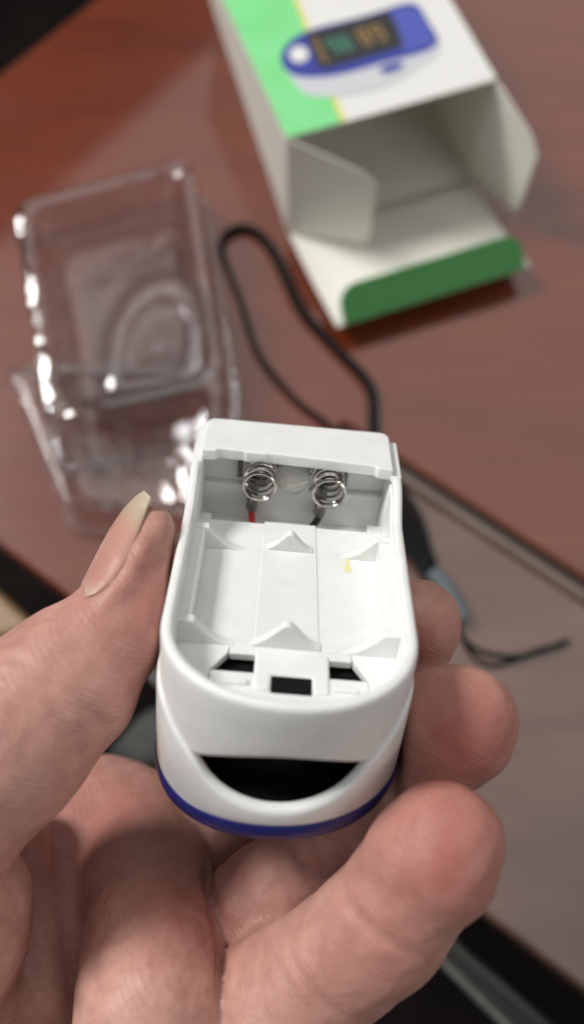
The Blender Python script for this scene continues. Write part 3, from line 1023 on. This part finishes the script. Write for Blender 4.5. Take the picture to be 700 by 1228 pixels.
# gentle natural unevenness
sd += (.22 * np.sin(X * .33 + Y * .21 + 1) * np.sin(Y * .41 - Z * .25) + .12 * np.sin(X * .9 - Y * .5) * np.sin(Y * .8 + Z * .9)).astype(np.float32)
sd[0] = sd[-1] = 5; sd[:, 0] = sd[:, -1] = 5; sd[:, :, 0] = sd[:, :, -1] = 5


def sample(P):
    g = (np.asarray(P) - lo) / GS
    g = np.clip(g, 0, np.array([nx - 2, ny - 2, nz - 2]) - 1e-3 + .999 * 0)
    i = g.astype(int); t = g - i
    r_ = 0
    for a in (0, 1):
        for b_ in (0, 1):
            for c_ in (0, 1):
                w = (t[..., 0] if a else 1 - t[..., 0]) * (t[..., 1] if b_ else 1 - t[..., 1]) * (t[..., 2] if c_ else 1 - t[..., 2])
                r_ = r_ + w * sd[i[..., 0] + a, i[..., 1] + b_, i[..., 2] + c_]
    return r_


def skin_at(px, py, d0=94, d1=185):
    ds = np.arange(d0, d1, .25)
    pts = np.array([at_depth(px, py, d) for d in ds])
    s = sample(pts)
    k = np.argmax(s < 0)
    return (ds[k] if s[k] < 0 else None)


def surface_nets(S):
    ins = S < 0
    cx = np.zeros([nx - 1, ny - 1, nz - 1], np.int8)
    for a in (0, 1):
        for b_ in (0, 1):
            for c_ in (0, 1):
                cx += ins[a:nx - 1 + a, b_:ny - 1 + b_, c_:nz - 1 + c_]
    act = (cx > 0) & (cx < 8)
    idx = np.full(act.shape, -1, np.int64)
    I = np.argwhere(act); idx[act] = np.arange(len(I))
    acc = np.zeros((len(I), 3)); cnt = np.zeros(len(I))
    cor = [(a, b_, c_) for a in (0, 1) for b_ in (0, 1) for c_ in (0, 1)]
    for p in cor:
        for ax in range(3):
            if p[ax] == 0:
                q = list(p); q[ax] = 1
                s0 = S[I[:, 0] + p[0], I[:, 1] + p[1], I[:, 2] + p[2]]; s1 = S[I[:, 0] + q[0], I[:, 1] + q[1], I[:, 2] + q[2]]
                m = (s0 < 0) != (s1 < 0)
                t = np.where(m, s0 / np.where(m, s0 - s1, 1), 0)
                pos = np.array(p, float)[None] + np.zeros((len(I), 3)); pos[:, ax] = t
                acc[m] += pos[m]; cnt[m] += 1
    V = (I + acc / cnt[:, None]) * GS + lo
    F = []
    for ax in range(3):
        o1, o2 = [(1, 2), (2, 0), (0, 1)][ax]
        sl0 = [slice(1, -1)] * 3; sl1 = [slice(1, -1)] * 3
        sl0[ax] = slice(0, -1); sl1[ax] = slice(1, None)
        a_, b_ = ins[tuple(sl0)], ins[tuple(sl1)]
        E = np.argwhere(a_ != b_)
        base = E.copy(); base[:, o1] += 1; base[:, o2] += 1
        flip = a_[a_ != b_]
        def cell(d1, d2):
            q = base.copy(); q[:, o1] -= d1; q[:, o2] -= d2
            return idx[q[:, 0], q[:, 1], q[:, 2]]
        c00, c10, c11, c01 = cell(0, 0), cell(1, 0), cell(1, 1), cell(0, 1)
        quad = np.c_[c00, c10, c11, c01]
        quad[~flip] = quad[~flip][:, ::-1]
        F.append(quad)
    return V, np.vstack(F)


V, F = surface_nets(sd)
F = F[(F >= 0).all(1)]
# light relaxation
for _ in range(3):
    acc = np.zeros_like(V); cnt = np.zeros(len(V))
    for k in range(4):
        a_, b_ = F[:, k], F[:, (k + 1) % 4]
        np.add.at(acc, a_, V[b_]); np.add.at(acc, b_, V[a_]); np.add.at(cnt, a_, 1); np.add.at(cnt, b_, 1)
    V = V * .45 + (acc / cnt[:, None]) * .55
# normals from the field
eps = .8
G = np.c_[sample(V + [eps, 0, 0]) - sample(V - [eps, 0, 0]), sample(V + [0, eps, 0]) - sample(V - [0, eps, 0]), sample(V + [0, 0, eps]) - sample(V - [0, 0, eps])]
G /= np.linalg.norm(G, axis=1)[:, None] + 1e-9

CREASES = [
    ([(112, 724), (130, 716), (146, 702), (159, 682), (170, 656), (177, 634)], -.75, 1.3),
    ([(250, 1004), (248, 1050), (256, 1100), (265, 1160), (262, 1195), (260, 1226)], .9, .9),
    ([(70, 1000), (76, 1060), (80, 1120), (86, 1180), (100, 1230)], .5, 1.6),  # (pixel polyline, depth mm, width mm)
    ([(407, 1052), (418, 1082), (440, 1110), (470, 1132), (498, 1148)], .38, .75),
    ([(338, 1118), (350, 1150), (368, 1180), (392, 1205), (420, 1222)], .30, .6),
    ([(328, 1128), (338, 1162), (355, 1192), (372, 1214)], .22, .55),
    ([(350, 1003), (358, 1026), (370, 1045), (386, 1060)], .45, .8),
    ([(0, 845), (30, 855), (60, 872), (82, 892), (98, 905)], .20, .7),
    ([(55, 838), (70, 862), (84, 884), (98, 908)], .26, .6),
    ([(98, 842), (112, 858), (124, 872)], .22, .7),
    ([(70, 855), (86, 872), (100, 884)], .16, .5),
    ([(0, 786), (18, 790), (38, 802)], .25, .6),
    ([(12, 808), (40, 815), (70, 830)], .14, .6),
    ([(118, 1142), (150, 1122), (180, 1100), (205, 1078)], .16, .5),
    ([(128, 1152), (160, 1134), (192, 1110), (222, 1082)], .12, .5),
    ([(205, 1090), (228, 1098), (246, 1112), (256, 1128)], .16, .6),
    ([(250, 1120), (262, 1150), (264, 1175)], .2, .7),
    ([(505, 712), (512, 716), (522, 714), (532, 722)], .12, .35),
]
disp = np.zeros(len(V))
px_v = 350 + FPX * V[:, 0] / -V[:, 2]; py_v = 614 + FPX * V[:, 1] / V[:, 2]
for poly, dep, wid in CREASES:
    pts = resample([np.array([a, b_, 0.]) for a, b_ in poly], 4)
    c3 = []
    for p in pts:
        d = skin_at(p[0], p[1])
        if d is not None: c3.append(at_depth(p[0], p[1], d))
    if len(c3) < 2: continue
    c3 = np.array(c3)
    near_ = np.where(np.linalg.norm(V - c3.mean(0), axis=1) < 30)[0]
    dd = np.full(len(near_), 1e9)
    ends = np.zeros(len(near_))
    for i in range(len(c3)):
        q = np.linalg.norm(V[near_] - c3[i], axis=1)
        if i + 1 < len(c3):
            ab = c3[i + 1] - c3[i]
            if np.linalg.norm(ab) < 3:
                t = np.clip(((V[near_] - c3[i]) @ ab) / (ab @ ab + 1e-9), 0, 1)
                q = np.linalg.norm(V[near_] - c3[i] - t[:, None] * ab, axis=1)
        m = q < dd; dd[m] = q[m]
        ends[m] = min(1, 4 * min(i + .5, len(c3) - i - .5) / len(c3))
    disp[near_] -= dep * ends * np.exp(-(dd / wid) ** 2) - .25 * dep * ends * np.exp(-((dd - 2.2 * wid) / wid) ** 2)
V = V + G * disp[:, None]

# blood-red areas of the skin (pads of the fingertips, thumb side, palm folds)
red = np.zeros(len(V))
for px_, py_, w, amt in ((505, 770, 8, .6), (560, 905, 9, .55), (530, 850, 9, .45), (590, 870, 6, .3), (495, 1075, 12, .45), (560, 1030, 9, .45), (530, 975, 7, .25), (165, 745, 7, .45), (190, 700, 6, .4), (150, 830, 7, .4), (100, 722, 3, .4),
                         (235, 1110, 8, .45), (190, 1070, 9, .35), (290, 1065, 9, .3), (60, 880, 8, .2), (430, 1180, 10, .3), (100, 960, 12, .55), (60, 1050, 12, .4), (150, 980, 10, .45)):
    d = skin_at(px_, py_)
    if d is None: continue
    red += amt * np.exp(-(np.linalg.norm(V - at_depth(px_, py_, d), axis=1) / w) ** 2)
red = np.clip(red, 0, 1)

Vw = (CAM + V @ RC.T)
hand_o = Vw.mean(0)
me = bpy.data.meshes.new('hand')
me.vertices.add(len(V)); me.vertices.foreach_set('co', ((Vw - hand_o) * MM).ravel())
me.loops.add(len(F) * 4); me.loops.foreach_set('vertex_index', F.ravel().astype(np.int32))
me.polygons.add(len(F)); me.polygons.foreach_set('loop_start', np.arange(0, len(F) * 4, 4, dtype=np.int32))
me.update(calc_edges=True)
me.validate()
at = me.attributes.new('redness', 'FLOAT', 'POINT'); at.data.foreach_set('value', red.astype(np.float32))
smooth_mesh(me, 180)

M_skin = new_mat('skin', (0.52, 0.30, 0.23), 0.5)
bs = bsdf(M_skin)
bs.inputs['Subsurface Weight'].default_value = 0.35
bs.inputs['Subsurface Radius'].default_value = (1.0, 0.35, 0.18)
bs.inputs['Subsurface Scale'].default_value = 0.0028
bs.inputs['Specular IOR Level'].default_value = 0.4
n1 = noise(M_skin, 60, 5, .6)
c1 = ramp(M_skin, n1.outputs[0], [(0.3, (0.48, 0.255, 0.210)), (0.52, (0.585, 0.335, 0.278)), (0.75, (0.655, 0.41, 0.338))])
n2 = noise(M_skin, 420, 4, .6)
c2 = ramp(M_skin, n2.outputs[0], [(0.35, (0.90, 0.85, 0.84)), (0.65, (1.06, 1.06, 1.06))])
mul = nd(M_skin, 'ShaderNodeMix', data_type='RGBA', blend_type='MULTIPLY'); mul.inputs[0].default_value = 1.0
L(M_skin, c1.outputs[0], mul.inputs[6]); L(M_skin, c2.outputs[0], mul.inputs[7])
att = nd(M_skin, 'ShaderNodeAttribute', attribute_name='redness')
n4 = noise(M_skin, 110, 4, .6)
mr = nd(M_skin, 'ShaderNodeMath', operation='MULTIPLY'); L(M_skin, att.outputs['Fac'], mr.inputs[0]); 
mr2 = nd(M_skin, 'ShaderNodeMapRange'); mr2.inputs[1].default_value = .25; mr2.inputs[2].default_value = .75; mr2.inputs[3].default_value = .55; mr2.inputs[4].default_value = 1.2
L(M_skin, n4.outputs[0], mr2.inputs[0]); L(M_skin, mr2.outputs[0], mr.inputs[1])
mix = nd(M_skin, 'ShaderNodeMix', data_type='RGBA'); L(M_skin, mr.outputs[0], mix.inputs[0]); L(M_skin, mul.outputs[2], mix.inputs[6]); mix.inputs[7].default_value = (0.40, 0.140, 0.115, 1)
L(M_skin, mix.outputs[2], bs.inputs['Base Color'])
# friction ridges + pores
tc = nd(M_skin, 'ShaderNodeTexCoord')
wv = nd(M_skin, 'ShaderNodeTexWave', wave_type='BANDS', bands_direction='DIAGONAL')
wv.inputs['Scale'].default_value = 520; wv.inputs['Distortion'].default_value = 9; wv.inputs['Detail'].default_value = 2; wv.inputs['Detail Scale'].default_value = .12
L(M_skin, tc.outputs['Object'], wv.inputs['Vector'])
b = bump(M_skin, wv.outputs['Fac'], 0.16, 0.00018)
n5 = noise(M_skin, 900, 4, .65); b = bump(M_skin, n5.outputs[0], 0.25, 0.0005, b)
n6 = noise(M_skin, 180, 4, .6, .5); b = bump(M_skin, n6.outputs[0], 0.35, 0.0010, b)
L(M_skin, b.outputs[0], bs.inputs['Normal'])
rg = ramp(M_skin, n4.outputs[0], [(0.3, (0.42,) * 3), (0.7, (0.58,) * 3)]); L(M_skin, rg.outputs[0], bs.inputs['Roughness'])
me.materials.append(M_skin)
hand = bpy.data.objects.new('hand', me); COL.objects.link(hand)
hand.location = Vector(hand_o * MM)
tag(hand, 'bare left hand, palm up, thumb and curled fingers gripping the white device', 'hand')

# thumb nail
right = [(102, 717), (119, 712), (136, 700), (150, 680), (162, 654), (171, 628), (178, 608), (182, 597)]
left = [(96, 717), (99, 700), (109, 680), (121, 657), (134, 633), (149, 611), (163, 596), (174, 589)]
M_nail = new_mat('nail', (0.66, 0.46, 0.38), 0.42)
bsdf(M_nail).inputs['Subsurface Weight'].default_value = .3
bsdf(M_nail).inputs['Subsurface Scale'].default_value = .0015
bsdf(M_nail).inputs['Specular IOR Level'].default_value = .35
at_n = nd(M_nail, 'ShaderNodeAttribute', attribute_name='along')
cn = ramp(M_nail, at_n.outputs['Fac'], [(0.0, (0.54, 0.30, 0.245)), (0.10, (0.58, 0.38, 0.32)), (0.24, (0.50, 0.245, 0.20)), (0.62, (0.53, 0.28, 0.225)), (0.74, (0.50, 0.385, 0.28)), (1.0, (0.56, 0.48, 0.38))])
L(M_nail, cn.outputs[0], bsdf(M_nail).inputs['Base Color'])
nn_ = noise(M_nail, 700, 3); b = bump(M_nail, nn_.outputs[0], .15, .0003); L(M_nail, b.outputs[0], bsdf(M_nail).inputs['Normal'])
NU, NVv = 26, 12


def pl(poly, t):
    k = t * (len(poly) - 1); i = min(int(k), len(poly) - 2); w = k - i
    a_, b_ = np.array(poly[i], float), np.array(poly[i + 1], float)
    return a_ * (1 - w) + b_ * w


vv = []; ff = []; al = []
dprev = None
for i in range(NU):
    t = i / (NU - 1)
    pr, plf = pl(right, t), pl(left, t)
    d0 = skin_at(pr[0], pr[1])
    if d0 is None: d0 = dprev if dprev is not None else 124
    if dprev is not None: d0 = min(max(d0, dprev - .3), dprev + .5)
    dprev = d0
    wdt = 7.5 * (1 - .6 * max(0, (t - .72) / .28) ** 1.6)
    for j in range(NVv):
        s = j / (NVv - 1)
        e = math.sin(s * math.pi / 2)
        p = pr * (1 - e) + plf * e
        d = d0 - .12 + wdt * (1 - math.cos(s * math.pi / 2)) * .9
        c_ = cam2w(at_depth(p[0], p[1], d))
        vv.append(c_ - hand_o); al.append(t)
for i in range(NU - 1):
    for j in range(NVv - 1):
        ff.append([i * NVv + j, (i + 1) * NVv + j, (i + 1) * NVv + j + 1, i * NVv + j + 1])
o = mesh_obj('nail', vv, ff, M_nail, hand, solid=0.35, angle=180)
a_ = o.data.attributes.new('along', 'FLOAT', 'POINT'); a_.data.foreach_set('value', np.array(al, np.float32))
